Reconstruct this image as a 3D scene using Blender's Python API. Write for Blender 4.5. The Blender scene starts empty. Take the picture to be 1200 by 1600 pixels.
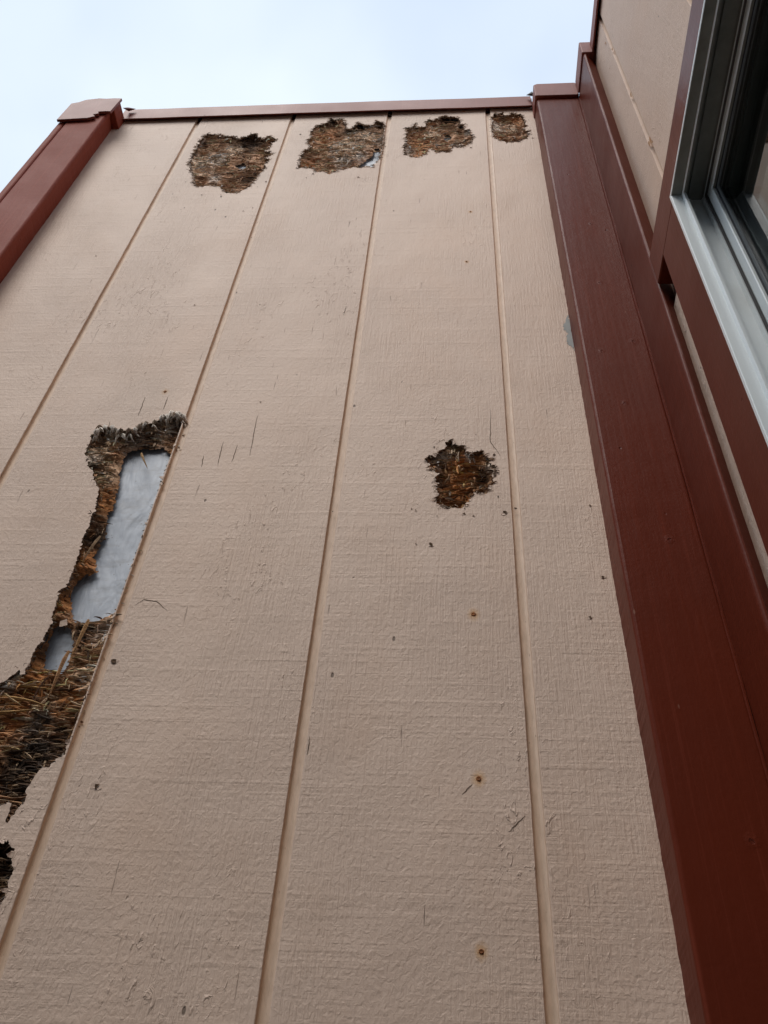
import bpy, bmesh, math, random
import numpy as np
from mathutils import Matrix, Vector
from mathutils.geometry import delaunay_2d_cdt
random.seed(7)
RNG = np.random.RandomState(11)
SC = bpy.context.scene
COL = SC.collection

# ------------------------------------------------------------------ camera, sky, sun, exposure
H = 3.2                      # height of the wall top above the ground; wall coordinates below are measured from that top
cam_data = bpy.data.cameras.new('camera')
cam = bpy.data.objects.new('camera', cam_data); COL.objects.link(cam)
cam_data.sensor_fit = 'HORIZONTAL'; cam_data.sensor_width = 36.0; cam_data.lens = 36.0*1394.87/1200.0
cam_data.clip_start = 0.02; cam_data.clip_end = 2000.0
_right = (0.99699517, 0.05237127, 0.05707781)
_down = (0.00174077, 0.72149968, -0.69241258)
_fwd = (-0.07744415, 0.69043136, 0.71924053)
_m = Matrix((( _right[0], -_down[0], -_fwd[0], 0.54034),
             ( _right[1], -_down[1], -_fwd[1], -0.68798),
             ( _right[2], -_down[2], -_fwd[2], -1.92384 + H),
             (0, 0, 0, 1)))
cam.matrix_world = _m
SC.camera = cam

SUN_EL, SUN_AZ = 54.0, 205.0      # azimuth clockwise from +y: behind the photographer, a little to the left
world = bpy.data.worlds.new('World'); SC.world = world
world.use_nodes = True
wn = world.node_tree; wn.nodes.clear()
wo = wn.nodes.new('ShaderNodeOutputWorld'); wb = wn.nodes.new('ShaderNodeBackground')
sky = wn.nodes.new('ShaderNodeTexSky'); sky.sky_type = 'NISHITA'; sky.sun_disc = False
sky.sun_elevation = math.radians(SUN_EL); sky.sun_rotation = math.radians(SUN_AZ)
sky.air_density = 1.0; sky.dust_density = 3.0
tc = wn.nodes.new('ShaderNodeTexCoord')
nz = wn.nodes.new('ShaderNodeTexNoise'); nz.inputs['Scale'].default_value = 2.4; nz.inputs['Detail'].default_value = 4.0
nz.inputs['Roughness'].default_value = 0.45
cr = wn.nodes.new('ShaderNodeValToRGB')
cr.color_ramp.elements[0].position = 0.32; cr.color_ramp.elements[0].color = (6.3, 7.5, 9.5, 1)
cr.color_ramp.elements[1].position = 0.66; cr.color_ramp.elements[1].color = (9.1, 10.1, 10.9, 1)
mx = wn.nodes.new('ShaderNodeMixRGB'); mx.inputs['Fac'].default_value = 0.94
wn.links.new(tc.outputs['Generated'], nz.inputs['Vector'])
wn.links.new(nz.outputs['Fac'], cr.inputs['Fac'])
wn.links.new(sky.outputs['Color'], mx.inputs['Color1']); wn.links.new(cr.outputs['Color'], mx.inputs['Color2'])
wn.links.new(mx.outputs['Color'], wb.inputs['Color']); wb.inputs['Strength'].default_value = 0.1
wn.links.new(wb.outputs['Background'], wo.inputs['Surface'])

sun_data = bpy.data.lights.new('sun', 'SUN'); sun_data.energy = 2.1; sun_data.angle = math.radians(32)
sun_data.color = (1.0, 0.955, 0.90)
sun = bpy.data.objects.new('sun', sun_data); COL.objects.link(sun)
_a, _e = math.radians(SUN_AZ), math.radians(SUN_EL)
_d = Vector((math.sin(_a)*math.cos(_e), math.cos(_a)*math.cos(_e), math.sin(_e)))
sun.rotation_euler = _d.to_track_quat('Z', 'Y').to_euler()
sun.location = (0, -3, 8)
SC.view_settings.view_transform = 'Standard'; SC.view_settings.look = 'None'
SC.view_settings.exposure = 0.10; SC.view_settings.gamma = 1.0

# ------------------------------------------------------------------ helpers
def node_mat(name):
    m = bpy.data.materials.new(name); m.use_nodes = True
    nt = m.node_tree; b = nt.nodes.get('Principled BSDF')
    return m, nt, b
def N(nt, t, **kw):
    n = nt.nodes.new(t)
    for k, v in kw.items():
        if k in n.inputs.keys(): n.inputs[k].default_value = v
        else: setattr(n, k, v)
    return n
def coords(nt, scale):
    t = N(nt, 'ShaderNodeTexCoord'); mp = N(nt, 'ShaderNodeMapping')
    mp.inputs['Scale'].default_value = scale
    nt.links.new(t.outputs['Object'], mp.inputs['Vector']); return mp.outputs['Vector']
def noise(nt, scale, vec=(1,1,1), detail=3.0, rough=0.5, dist=0.0):
    n = N(nt, 'ShaderNodeTexNoise'); n.inputs['Scale'].default_value = scale
    n.inputs['Detail'].default_value = detail; n.inputs['Roughness'].default_value = rough
    n.inputs['Distortion'].default_value = dist
    nt.links.new(coords(nt, vec), n.inputs['Vector']); return n.outputs['Fac']
def math_(nt, op, a, b=None, clamp=False):
    n = N(nt, 'ShaderNodeMath'); n.operation = op; n.use_clamp = clamp
    for i, v in enumerate((a, b)):
        if v is None: continue
        if isinstance(v, (int, float)): n.inputs[i].default_value = v
        else: nt.links.new(v, n.inputs[i])
    return n.outputs[0]
def remap(nt, v, a, b, c=0.0, d=1.0):
    n = N(nt, 'ShaderNodeMapRange'); n.clamp = True
    for i, x in enumerate((a, b, c, d)): n.inputs[i+1].default_value = x
    nt.links.new(v, n.inputs[0]); return n.outputs[0]
def mix(nt, f, a, b, typ='MIX'):
    n = N(nt, 'ShaderNodeMixRGB'); n.blend_type = typ
    for i, v in enumerate((f, a, b)):
        if isinstance(v, (int, float)): n.inputs[i].default_value = v
        elif isinstance(v, tuple): n.inputs[i].default_value = v if len(v) == 4 else v+(1,)
        else: nt.links.new(v, n.inputs[i])
    return n.outputs[0]
def bump(nt, h, strength, dist, prev=None):
    n = N(nt, 'ShaderNodeBump'); n.inputs['Strength'].default_value = strength; n.inputs['Distance'].default_value = dist
    nt.links.new(h, n.inputs['Height'])
    if prev is not None: nt.links.new(prev, n.inputs['Normal'])
    return n.outputs['Normal']
# ------------------------------------------------------------------ shapes measured on the wall: millimetres (x, z from the wall top)
HOLES = {
 'A': ([(38.9, -89.0), (61.1, -86.0), (77.2, -101.6), (91.6, -98.0), (104.6, -117.9), (118.3, -100.1), (133.4, -89.4), (146.0, -109.4), (157.3, -122.0), (165.7, -103.9), (185.4, -124.2), (178.0, -149.0), (178.9, -167.2), (168.1, -179.8), (189.6, -196.8), (173.7, -215.3), (187.6, -224.9), (178.4, -245.5), (183.4, -266.7), (175.0, -290.7), (170.9, -318.5), (164.2, -349.4), (149.5, -371.4), (130.9, -370.3), (120.2, -358.2), (108.7, -342.1), (92.0, -335.2), (67.2, -339.5), (53.4, -323.0), (54.3, -303.1), (41.0, -273.7), (28.1, -230.9), (25.8, -187.2), (26.6, -164.8), (25.2, -123.4), (30.7, -86.0)],
   [[(115.5, -219.8), (129.5, -207.8), (138.7, -230.0), (135.1, -240.4), (124.0, -237.5)]],
   [(124, -114, 32, 0), (153, -286, 16, 0), (31, -130, 10, 0), (13, -114, 15, 2), (47, -224, 27, 1), (80, -201, 13, 2), (101, -153, 17, 1), (89, -290, 11, 2)]),
 'B': ([(244.1, -218.5), (247.6, -185.9), (260.5, -165.9), (249.8, -148.0), (249.5, -130.7), (254.0, -117.9), (247.9, -95.3), (252.9, -70.8), (258.5, -57.5), (271.6, -47.0), (281.4, -38.5), (283.7, -17.5), (292.8, -27.7), (301.3, -23.7), (312.8, -31.8), (320.3, -55.7), (320.3, -76.4), (331.3, -81.8), (337.0, -66.3), (340.6, -45.9), (352.0, -56.1), (364.9, -64.1), (375.3, -62.7), (379.1, -39.8), (388.4, -47.6), (398.8, -60.0), (401.9, -98.8), (404.0, -151.3), (403.9, -193.3), (402.0, -217.7), (398.3, -237.5), (393.0, -256.9), (387.8, -275.9), (376.2, -271.3), (365.2, -274.4), (353.6, -269.8), (341.2, -276.6), (335.4, -283.9), (325.0, -275.6), (318.6, -292.4), (308.0, -299.2), (300.4, -287.3), (282.8, -288.1), (277.7, -272.4), (257.6, -267.1), (243.3, -270.0), (245.9, -238.8)],
   [[(384.0, -156.2), (393.2, -154.8), (396.1, -188.6), (398.5, -213.4), (390.1, -236.9), (372.9, -247.6), (363.0, -266.5), (352.3, -254.1), (355.9, -238.5), (367.9, -223.3), (373.0, -203.4), (383.9, -191.9)]],
   [(287, -30, 13, 0), (350, -54, 16, 0), (328, -71, 11, 0), (390, -48, 11, 0), (281, -107, 21, 3), (261, -236, 12, 3), (359, -113, 29, 1), (357, -198, 13, 2), (326, -224, 15, 2), (388, -241, 8, 0), (398, -125, 10, 2), (323, -154, 26, 1)]),
 'C': ([(440.4, -85.1), (453.0, -86.2), (456.9, -75.5), (461.4, -62.9), (467.1, -87.3), (482.3, -81.3), (483.3, -62.8), (487.1, -44.4), (500.0, -49.3), (509.7, -35.0), (516.7, -28.0), (529.6, -31.0), (545.2, -36.2), (552.3, -50.0), (552.9, -72.4), (559.8, -76.7), (561.0, -102.3), (572.7, -106.9), (575.7, -135.5), (579.7, -142.8), (574.6, -166.6), (563.7, -186.2), (550.3, -195.2), (537.0, -184.2), (535.1, -207.4), (529.2, -216.9), (515.9, -212.6), (506.7, -218.5), (503.2, -201.7), (494.4, -197.7), (488.3, -220.4), (475.5, -237.4), (461.0, -234.8), (447.1, -217.4), (443.0, -183.8), (447.6, -163.7), (444.2, -128.6), (446.3, -111.0)],
   [[(521.6, -102.7), (528.5, -94.2), (535.5, -107.4), (532.8, -125.0), (526.0, -131.6), (520.4, -116.9)]],
   [(528, -34, 21, 0), (555, -74, 8, 0), (471, -74, 8, 0), (470, -173, 23, 3), (475, -129, 12, 3), (499, -102, 13, 1), (453, -76, 8, 2), (450, -189, 11, 2), (546, -165, 12, 2), (569, -108, 8, 2)]),
 'D': ([(617.4, -39.4), (623.9, -18.8), (629.9, -33.5), (638.4, -16.5), (643.0, -31.1), (650.6, -35.3), (659.0, -21.9), (664.8, -36.5), (675.5, -30.4), (678.5, -48.2), (682.8, -62.4), (683.3, -99.6), (677.5, -112.4), (688.2, -123.1), (684.2, -148.7), (679.8, -161.1), (669.6, -166.6), (664.2, -177.2), (652.2, -171.6), (642.1, -177.1), (633.9, -167.0), (622.0, -156.6), (616.1, -146.5), (615.5, -123.8), (615.7, -94.0), (616.8, -60.1)],
   [],
   [(623, -78, 15, 2), (624, -19, 8, 0), (641, -10, 7, 0), (666, -47, 15, 3), (654, -91, 13, 1), (670, -109, 6, 0), (635, -132, 7, 3)]),
 'E': ([(85.6, -1067.1), (93.1, -1059.0), (92.6, -1050.7), (106.2, -1051.9), (120.4, -1060.2), (138.6, -1059.4), (145.1, -1049.1), (159.5, -1043.0), (169.7, -1030.6), (181.0, -1022.2), (190.0, -1026.5), (196.8, -1033.0), (200.1, -1039.3), (201.4, -1053.8), (202.1, -1080.0), (203.4, -1105.3), (203.5, -1116.7), (202.2, -1129.8), (200.2, -1137.2), (199.5, -1149.9), (201.4, -1173.0), (196.1, -1208.9), (197.7, -1226.0), (200.0, -1248.2), (202.0, -1271.4), (201.6, -1292.2), (200.3, -1309.1), (200.7, -1322.2), (200.1, -1338.3), (199.5, -1354.0), (200.8, -1373.9), (199.2, -1372.1), (199.5, -1392.3), (199.8, -1415.7), (200.2, -1441.9), (199.8, -1461.2), (201.1, -1478.6), (202.1, -1493.3), (199.4, -1496.2), (196.7, -1508.7), (196.5, -1518.4), (192.0, -1521.5), (186.7, -1531.7), (178.4, -1533.1), (175.6, -1543.6), (174.3, -1555.0), (175.6, -1561.7), (173.5, -1570.6), (169.0, -1578.3), (167.0, -1587.0), (165.5, -1577.4), (165.1, -1566.5), (160.4, -1566.6), (156.2, -1569.5), (148.4, -1571.3), (138.5, -1565.0), (129.1, -1549.5), (119.2, -1519.2), (99.9, -1482.0), (101.4, -1458.5), (104.4, -1450.0), (109.3, -1446.2), (113.8, -1441.2), (118.4, -1433.7), (120.9, -1427.3), (125.7, -1434.8), (129.0, -1433.4), (127.3, -1425.9), (130.1, -1415.7), (128.2, -1404.1), (132.0, -1396.1), (133.5, -1381.3), (133.1, -1363.4), (132.9, -1365.7), (131.0, -1347.1), (127.2, -1327.9), (133.9, -1321.3), (134.3, -1306.4), (133.2, -1282.5), (130.4, -1252.2), (130.9, -1231.9), (128.8, -1197.3), (129.1, -1193.8), (126.9, -1180.0), (123.3, -1166.0), (113.5, -1151.6), (106.0, -1135.1), (97.5, -1127.6), (95.3, -1116.2), (87.9, -1104.7), (87.2, -1081.2)],
   [[(134.8, -1090.7), (148.1, -1081.9), (166.1, -1081.0), (177.3, -1079.1), (178.5, -1094.8), (187.3, -1110.2), (193.4, -1119.7), (190.5, -1129.0), (193.4, -1156.4), (184.4, -1204.2), (190.4, -1232.7), (193.5, -1260.1), (192.8, -1277.7), (192.2, -1295.0), (187.2, -1305.2), (185.8, -1318.4), (186.1, -1337.8), (175.9, -1345.9), (165.0, -1355.4), (153.1, -1357.2), (139.6, -1358.1), (135.6, -1349.6), (135.7, -1322.3), (137.1, -1302.3), (143.4, -1288.6), (144.4, -1265.8), (147.1, -1247.7), (149.1, -1231.0), (143.6, -1212.1), (142.5, -1188.6), (145.6, -1193.1), (142.6, -1165.3), (138.3, -1136.3), (133.4, -1113.8), (133.0, -1098.5)], [(134.7, -1366.1), (144.8, -1366.0), (150.6, -1370.1), (158.3, -1383.6), (159.2, -1397.0), (159.9, -1412.7), (159.1, -1420.4), (153.8, -1420.5), (145.6, -1421.9), (139.3, -1413.0), (135.8, -1396.1), (133.9, -1377.2)]],
   [(176, -1039, 17, 2), (101, -1057, 9, 2), (137, -1061, 14, 2), (158, -1074, 8, 0), (191, -1049, 11, 0), (102, -1095, 16, 1), (197, -1095, 10, 3), (98, -1110, 9, 2), (124, -1137, 11, 1), (137, -1182, 12, 3), (141, -1240, 14, 0), (141, -1281, 13, 3), (138, -1335, 8, 3), (203, -1318, 8, 3), (191, -1365, 11, 3), (196, -1230, 8, 2), (166, -1373, 12, 0), (136, -1400, 10, 0), (138, -1457, 21, 3), (137, -1432, 11, 3), (188, -1434, 12, 1), (179, -1458, 12, 3), (154, -1488, 13, 2), (188, -1378, 8, 2), (116, -1440, 7, 2), (156, -1434, 6, 0), (162, -1515, 23, 0), (182, -1508, 12, 0), (152, -1533, 17, 0), (165, -1556, 13, 0)]),
 'F': ([(506.7, -1117.4), (511.9, -1110.6), (518.9, -1107.9), (525.0, -1099.6), (530.4, -1094.1), (531.2, -1087.0), (535.7, -1080.0), (542.0, -1084.3), (545.6, -1090.0), (550.9, -1091.4), (553.6, -1098.4), (558.0, -1102.6), (561.4, -1106.7), (574.8, -1101.3), (578.1, -1109.6), (582.3, -1117.8), (583.8, -1125.8), (587.7, -1125.8), (589.1, -1137.8), (586.5, -1150.8), (587.5, -1161.1), (581.1, -1163.6), (580.4, -1172.4), (576.5, -1176.8), (570.7, -1173.7), (563.9, -1174.9), (560.4, -1186.1), (557.0, -1194.7), (551.9, -1198.3), (545.3, -1200.8), (537.8, -1199.6), (533.7, -1203.2), (527.0, -1198.4), (521.9, -1193.5), (519.7, -1183.7), (523.4, -1178.7), (520.4, -1172.4), (520.1, -1153.3), (522.1, -1142.9), (517.6, -1136.3), (514.2, -1138.9), (510.4, -1125.6)],
   [],
   [(526, -1145, 10, 0), (554, -1173, 5, 0), (544, -1192, 8, 0), (545, -1163, 15, 3), (553, -1120, 16, 3), (524, -1108, 7, 2), (558, -1102, 5, 2), (584, -1127, 5, 2), (536, -1095, 7, 1), (573, -1143, 8, 0)]),
 'G': ([(167.6, -1599.5), (173.4, -1597.3), (177.2, -1603.3), (182.6, -1608.3), (184.3, -1618.3), (187.5, -1624.1), (187.7, -1632.9), (189.2, -1639.5), (187.9, -1645.3), (187.1, -1650.9), (180.9, -1654.9), (167.7, -1641.2), (159.1, -1622.1), (159.6, -1602.9)],
   [],
   [(173, -1619, 30, 0)]),
}
NAILS= [(0.5684, -0.4692, 1), (0.5603, -0.642, 1), (0.5605, -1.3533, 3), (0.5621, -1.5327, 3), (0.5613, -1.6723, 2), (0.5609, -0.006, 1), (0.1585, -0.9772, 2)]
CHIPS= [(0.2907, -1.0014, 2), (0.1516, -0.7588, 3), (0.5162, -1.2575, 6), (0.5972, -1.2078, 8), (0.6924, -1.3027, 5), (0.2126, -1.4165, 9), (0.2347, -1.549, 6), (0.6739, -1.3558, 4), (0.691, -1.1964, 3), (0.0654, -0.0997, 4), (0.1341, -0.0153, 3), (0.4988, -1.205, 3), (0.4937, -1.2019, 2), (0.5521, -1.21, 5), (0.5626, -1.213, 3), (0.3649, -0.317, 4), (0.2782, -0.2973, 4), (0.573, -0.1967, 3), (0.5004, -1.2566, 2), (0.6094, -1.2017, 4), (0.4082, -0.014, 3), (0.1717, -0.4454, 2), (0.1868, -0.4336, 2), (0.2041, -0.491, 2), (0.2034, -0.5469, 2), (0.4056, -1.2073, 2), (-0.0488, -0.5978, 2)]
CRACKS= [[(0.1036, -1.0684), (0.1012, -1.0397)], [(0.2587, -1.1279), (0.2571, -1.0821)], [(0.2746, -1.121), (0.2761, -1.0897)], [(0.2945, -1.1092), (0.2913, -1.0311)], [(0.2397, -1.1302), (0.2376, -1.1089)], [(0.2154, -1.3453), (0.2224, -1.3384), (0.2365, -1.3408), (0.2509, -1.3534)], [(0.548, -1.5478), (0.5567, -1.5376)], [(0.5853, -1.5792), (0.5989, -1.5651)], [(0.1653, -1.0163), (0.1646, -0.9886)], [(0.4135, -1.514), (0.4135, -1.4948)], [(0.1355, -1.0294), (0.1343, -0.9882)], [(0.3805, -0.7924), (0.3821, -0.7677)], [(0.5871, -1.0212), (0.5845, -1.0844), (0.5957, -1.1118)]]
# ------------------------------------------------------------------ materials
def spot_mask(nt, pts, r0, r1):
    """soft round masks centred on nail heads given as (x, z below the wall top, size)"""
    t = N(nt, 'ShaderNodeTexCoord'); sp = N(nt, 'ShaderNodeSeparateXYZ'); nt.links.new(t.outputs['Object'], sp.inputs[0])
    wob_ = math_(nt, 'MULTIPLY', math_(nt, 'SUBTRACT', noise(nt, 420, (1,1,1), 3, .6), .5), .006)
    res = [None, None]
    for x, z, s in pts:
        dx = math_(nt, 'SUBTRACT', sp.outputs['X'], x); dz = math_(nt, 'SUBTRACT', sp.outputs['Z'], z+H)
        dz = math_(nt, 'MULTIPLY', dz, .75)
        d = math_(nt, 'SQRT', math_(nt, 'ADD', math_(nt, 'MULTIPLY', dx, dx), math_(nt, 'MULTIPLY', dz, dz)))
        d = math_(nt, 'ADD', d, wob_)
        for k, r in enumerate((r0, r1)):
            rr = r*(.55+.18*s); m_ = remap(nt, d, rr, rr*.35)
            res[k] = m_ if res[k] is None else math_(nt, 'MAXIMUM', res[k], m_)
    return res
def paint_cream(name, base, across):
    """rough-sawn plywood under cream paint; 'across' is the horizontal axis lying in the wall (0=x, 1=y)"""
    m, nt, b = node_mat(name)
    def v(h, z):            # stretched coordinates: h along the wall, z up
        return (h, 1.0, z) if across == 0 else (1.0, h, z)
    big = noise(nt, 2.3, v(1,1), 3, .55)
    blotch = noise(nt, 9, v(1,.6), 4, .6)
    saw = noise(nt, 1, v(7, 300), 4, .7, .15)            # horizontal saw lines
    saw2 = noise(nt, 1, v(3.5, 95), 3, .6)
    grain = noise(nt, 1, v(380, 17), 4, .7, .3)           # vertical grain
    lumps = noise(nt, 1, v(240, 190), 3, .6, .6)
    drips = noise(nt, 1, v(150, 60), 3, .55, 1.2)
    check = noise(nt, 1, v(290, 15), 2, .5)           # long vertical checks
    where = noise(nt, 5, v(1, .5), 3, .6)
    wide = noise(nt, 6, v(1, .35), 3, .6)
    low = N(nt, 'ShaderNodeSeparateXYZ'); tc_ = N(nt, 'ShaderNodeTexCoord'); nt.links.new(tc_.outputs['Object'], low.inputs[0])
    chk = math_(nt, 'MULTIPLY', remap(nt, check, .295, .25), remap(nt, where, .47, .56), True)
    fleck = N(nt, 'ShaderNodeTexVoronoi'); fleck.inputs['Scale'].default_value = 1.0
    nt.links.new(coords(nt, v(46, 20)), fleck.inputs['Vector'])
    rust_m, halo_m = spot_mask(nt, NAILS, .0028, .0068)
    flk = math_(nt, 'MULTIPLY', remap(nt, fleck.outputs['Distance'], .075, .045), remap(nt, noise(nt, 30, v(1,1), 1), .60, .63), True)
    col = mix(nt, remap(nt, big, .35, .65), base, tuple(c*k for c, k in zip(base, (.93, .925, .93))))
    col = mix(nt, remap(nt, blotch, .48, .74, 0, .45), col, tuple(c*k for c, k in zip(base, (.93, .86, .80))))
    col = mix(nt, remap(nt, drips, .62, .8, 0, .25), col, tuple(c*k for c, k in zip(base, (.80, .76, .72))))
    col = mix(nt, math_(nt, 'MULTIPLY', chk, .38), col, (.10, .07, .05))
    col = mix(nt, math_(nt, 'MULTIPLY', flk, .8), col, (.12, .085, .06))
    if across == 0:
        col = mix(nt, math_(nt, 'MULTIPLY', halo_m, .6), col, (.60, .33, .12))
        col = mix(nt, math_(nt, 'MULTIPLY', rust_m, .9), col, (.38, .135, .03))
        st_, st2_ = spot_mask(nt, [(.11, -.12, 2), (.30, -.10, 3), (.49, -.07, 1), (.13, -1.0, 1), (.53, -1.13, 0), (.17, -.30, 0)], .035, .085)
        col = mix(nt, math_(nt, 'MULTIPLY', st2_, remap(nt, blotch, .35, .7, .06, .42)), col, (.46, .375, .31))
    nt.links.new(col, b.inputs['Base Color'])
    b.inputs['Roughness'].default_value = .62; b.inputs['Specular IOR Level'].default_value = .35
    h = math_(nt, 'MULTIPLY', saw, remap(nt, wide, .44, .64, .12, .75))
    h = math_(nt, 'ADD', h, math_(nt, 'MULTIPLY', remap(nt, saw2, .5, .8), .35))
    h = math_(nt, 'ADD', h, math_(nt, 'MULTIPLY', grain, remap(nt, where, .58, .42, .15, 1.6)))
    h = math_(nt, 'ADD', h, math_(nt, 'MULTIPLY', lumps, remap(nt, low.outputs['Z'], H-.35, H-1.05, .5, 1.0)))
    h = math_(nt, 'ADD', h, math_(nt, 'MULTIPLY', remap(nt, drips, .60, .74), remap(nt, noise(nt, 7, v(1,.5), 2), .54, .64, .12, 1.3)))
    h = math_(nt, 'SUBTRACT', h, math_(nt, 'MULTIPLY', chk, 1.6))
    h = math_(nt, 'SUBTRACT', h, math_(nt, 'MULTIPLY', flk, 1.0))
    n1 = bump(nt, math_(nt, 'ADD', big, math_(nt, 'MULTIPLY', blotch, .3)), .9, .010)
    n2 = bump(nt, h, .6, .0014, n1)
    nt.links.new(n2, b.inputs['Normal'])
    return m
def paint_plain(name, base, rough, bumpd=.0006, vec=(90, 90, 9), spots=True, spec=.5, gr=.6, dents=None):
    m, nt, b = node_mat(name)
    g = noise(nt, 1, vec, 4, .6); l = noise(nt, 34, (1,1,1), 3, .55); big = noise(nt, 5, (1,1,1), 3, .6)
    fine = noise(nt, 260, (1,1,1), 2, .5)
    col = mix(nt, remap(nt, big, .3, .7), base, tuple(c*.86 for c in base))
    col = mix(nt, remap(nt, g, .55, .75, 0, .35), col, tuple(min(1, c*1.25) for c in base))
    if spots:
        vo = N(nt, 'ShaderNodeTexVoronoi'); vo.inputs['Scale'].default_value = 42.0
        nt.links.new(coords(nt, (1,1,.7)), vo.inputs['Vector'])
        s = math_(nt, 'MULTIPLY', remap(nt, vo.outputs['Distance'], .085, .05), remap(nt, noise(nt, 17, (1,1,1), 1), .64, .66), True)
        col = mix(nt, math_(nt, 'MULTIPLY', s, .8), col, tuple(c*.3 for c in base))
        nt.links.new(col, b.inputs['Base Color'])
        v2 = N(nt, 'ShaderNodeTexVoronoi'); v2.inputs['Scale'].default_value = 38.0
        nt.links.new(coords(nt, (1,1,.35)), v2.inputs['Vector'])
        s2 = math_(nt, 'MULTIPLY', remap(nt, v2.outputs['Distance'], .045, .02), remap(nt, noise(nt, 11, (1,1,1), 1), .56, .58), True)
        col = mix(nt, math_(nt, 'MULTIPLY', s2, .35), col, (.38, .22, .16))
        str_ = noise(nt, 1, (260, 260, 3.5), 3, .6)
        col = mix(nt, remap(nt, str_, .56, .76, 0, .30), col, tuple(min(1, c*1.7+.01) for c in base))
        nt.links.new(col, b.inputs['Base Color'])
        h = math_(nt, 'SUBTRACT', math_(nt, 'ADD', math_(nt, 'MULTIPLY', g, gr), math_(nt, 'MULTIPLY', l, .8)), s)
    else:
        nt.links.new(col, b.inputs['Base Color'])
        h = math_(nt, 'ADD', math_(nt, 'MULTIPLY', g, gr), math_(nt, 'MULTIPLY', l, .8))
    h = math_(nt, 'ADD', h, math_(nt, 'MULTIPLY', fine, .25))
    if dents:
        dm, dr = spot_mask(nt, dents, .0026, .0075)
        h = math_(nt, 'ADD', h, math_(nt, 'SUBTRACT', math_(nt, 'MULTIPLY', dr, .5), math_(nt, 'MULTIPLY', dm, 4.0)))
    nt.links.new(remap(nt, big, .3, .7, rough-.05, rough+.07), b.inputs['Roughness'])
    b.inputs['Specular IOR Level'].default_value = spec
    nt.links.new(bump(nt, h, .6, bumpd), b.inputs['Normal'])
    return m
def flat_mat(name, base, rough=.5, spec=.5):
    m, nt, b = node_mat(name)
    n = noise(nt, 60, (1,1,1), 3, .6)
    nt.links.new(mix(nt, remap(nt, n, .3, .7), base, tuple(c*.8 for c in base)), b.inputs['Base Color'])
    b.inputs['Roughness'].default_value = rough; b.inputs['Specular IOR Level'].default_value = spec
    nt.links.new(bump(nt, n, .25, .0004), b.inputs['Normal'])
    return m
def wood_mat(name):
    """torn wood fibre: the colour of each bit is stored on the mesh, fine streaks are added here"""
    m, nt, b = node_mat(name)
    at = N(nt, 'ShaderNodeAttribute'); at.attribute_name = 'Col'
    f1 = noise(nt, 1, (130, 130, 1100), 4, .7); f2 = noise(nt, 1, (900, 400, 160), 3, .6)
    k = mix(nt, remap(nt, f1, .32, .66), (.50, .47, .44), (1.7, 1.65, 1.6))
    col = mix(nt, 1.0, at.outputs['Color'], k, 'MULTIPLY')
    nt.links.new(col, b.inputs['Base Color'])
    b.inputs['Roughness'].default_value = .85; b.inputs['Specular IOR Level'].default_value = .2
    nt.links.new(bump(nt, math_(nt, 'ADD', f1, math_(nt, 'MULTIPLY', f2, .6)), .9, .0012), b.inputs['Normal'])
    return m
def groove_mat():
    m, nt, b = node_mat('stained_groove_paint')
    at = N(nt, 'ShaderNodeAttribute'); at.attribute_name = 'Col'
    n = noise(nt, 1, (300, 300, 60), 4, .65); s = noise(nt, 1, (500, 500, 130), 2, .5)
    col = mix(nt, 1.0, at.outputs['Color'], mix(nt, remap(nt, n, .3, .7), (.85, .83, .8), (1.08, 1.08, 1.08)), 'MULTIPLY')
    col = mix(nt, remap(nt, s, .70, .76, 0, .7), col, (.16, .07, .03))
    nt.links.new(col, b.inputs['Base Color']); b.inputs['Roughness'].default_value = .6
    nt.links.new(bump(nt, n, .5, .0008), b.inputs['Normal']); return m
CREAM = (.685, .523, .420)
BROWN = (.128, .0220, .0098)
M = {}
M['cream'] = paint_cream('cream_paint_on_plywood', CREAM, 0)
M['cream_side'] = paint_cream('cream_paint_on_side_plywood', CREAM, 1)
M['groove'] = groove_mat()
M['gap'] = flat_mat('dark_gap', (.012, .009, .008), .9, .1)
M['brown'] = paint_plain('red_brown_paint', BROWN, .36, .0009, (110, 110, 7), spec=.075, dents=[(.7705, -.93, 2.2), (.7555, -1.286, 1.0), (.745, -.78, .3), (.752, -.60, .2), (.7625, -1.60, 1.2), (.728, -.95, .2), (.742, -1.06, .2)])
M['brown_weathered'] = paint_plain('weathered_red_brown_paint', (.25, .050, .027), .6, .0016, (150, 150, 9), gr=1.3, spec=.10)
M['brown_metal'] = paint_plain('red_brown_painted_metal', (.24, .066, .047), .50, .0008, (30, 30, 30), gr=.3, spec=.3)
M['wood'] = wood_mat('torn_wood_fibre')
M['check'] = flat_mat('open_crack', (.15, .105, .075), .9, .1)
M['scrape'] = flat_mat('grey_scraped_primer', (.36, .37, .36), .7, .3)
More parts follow.
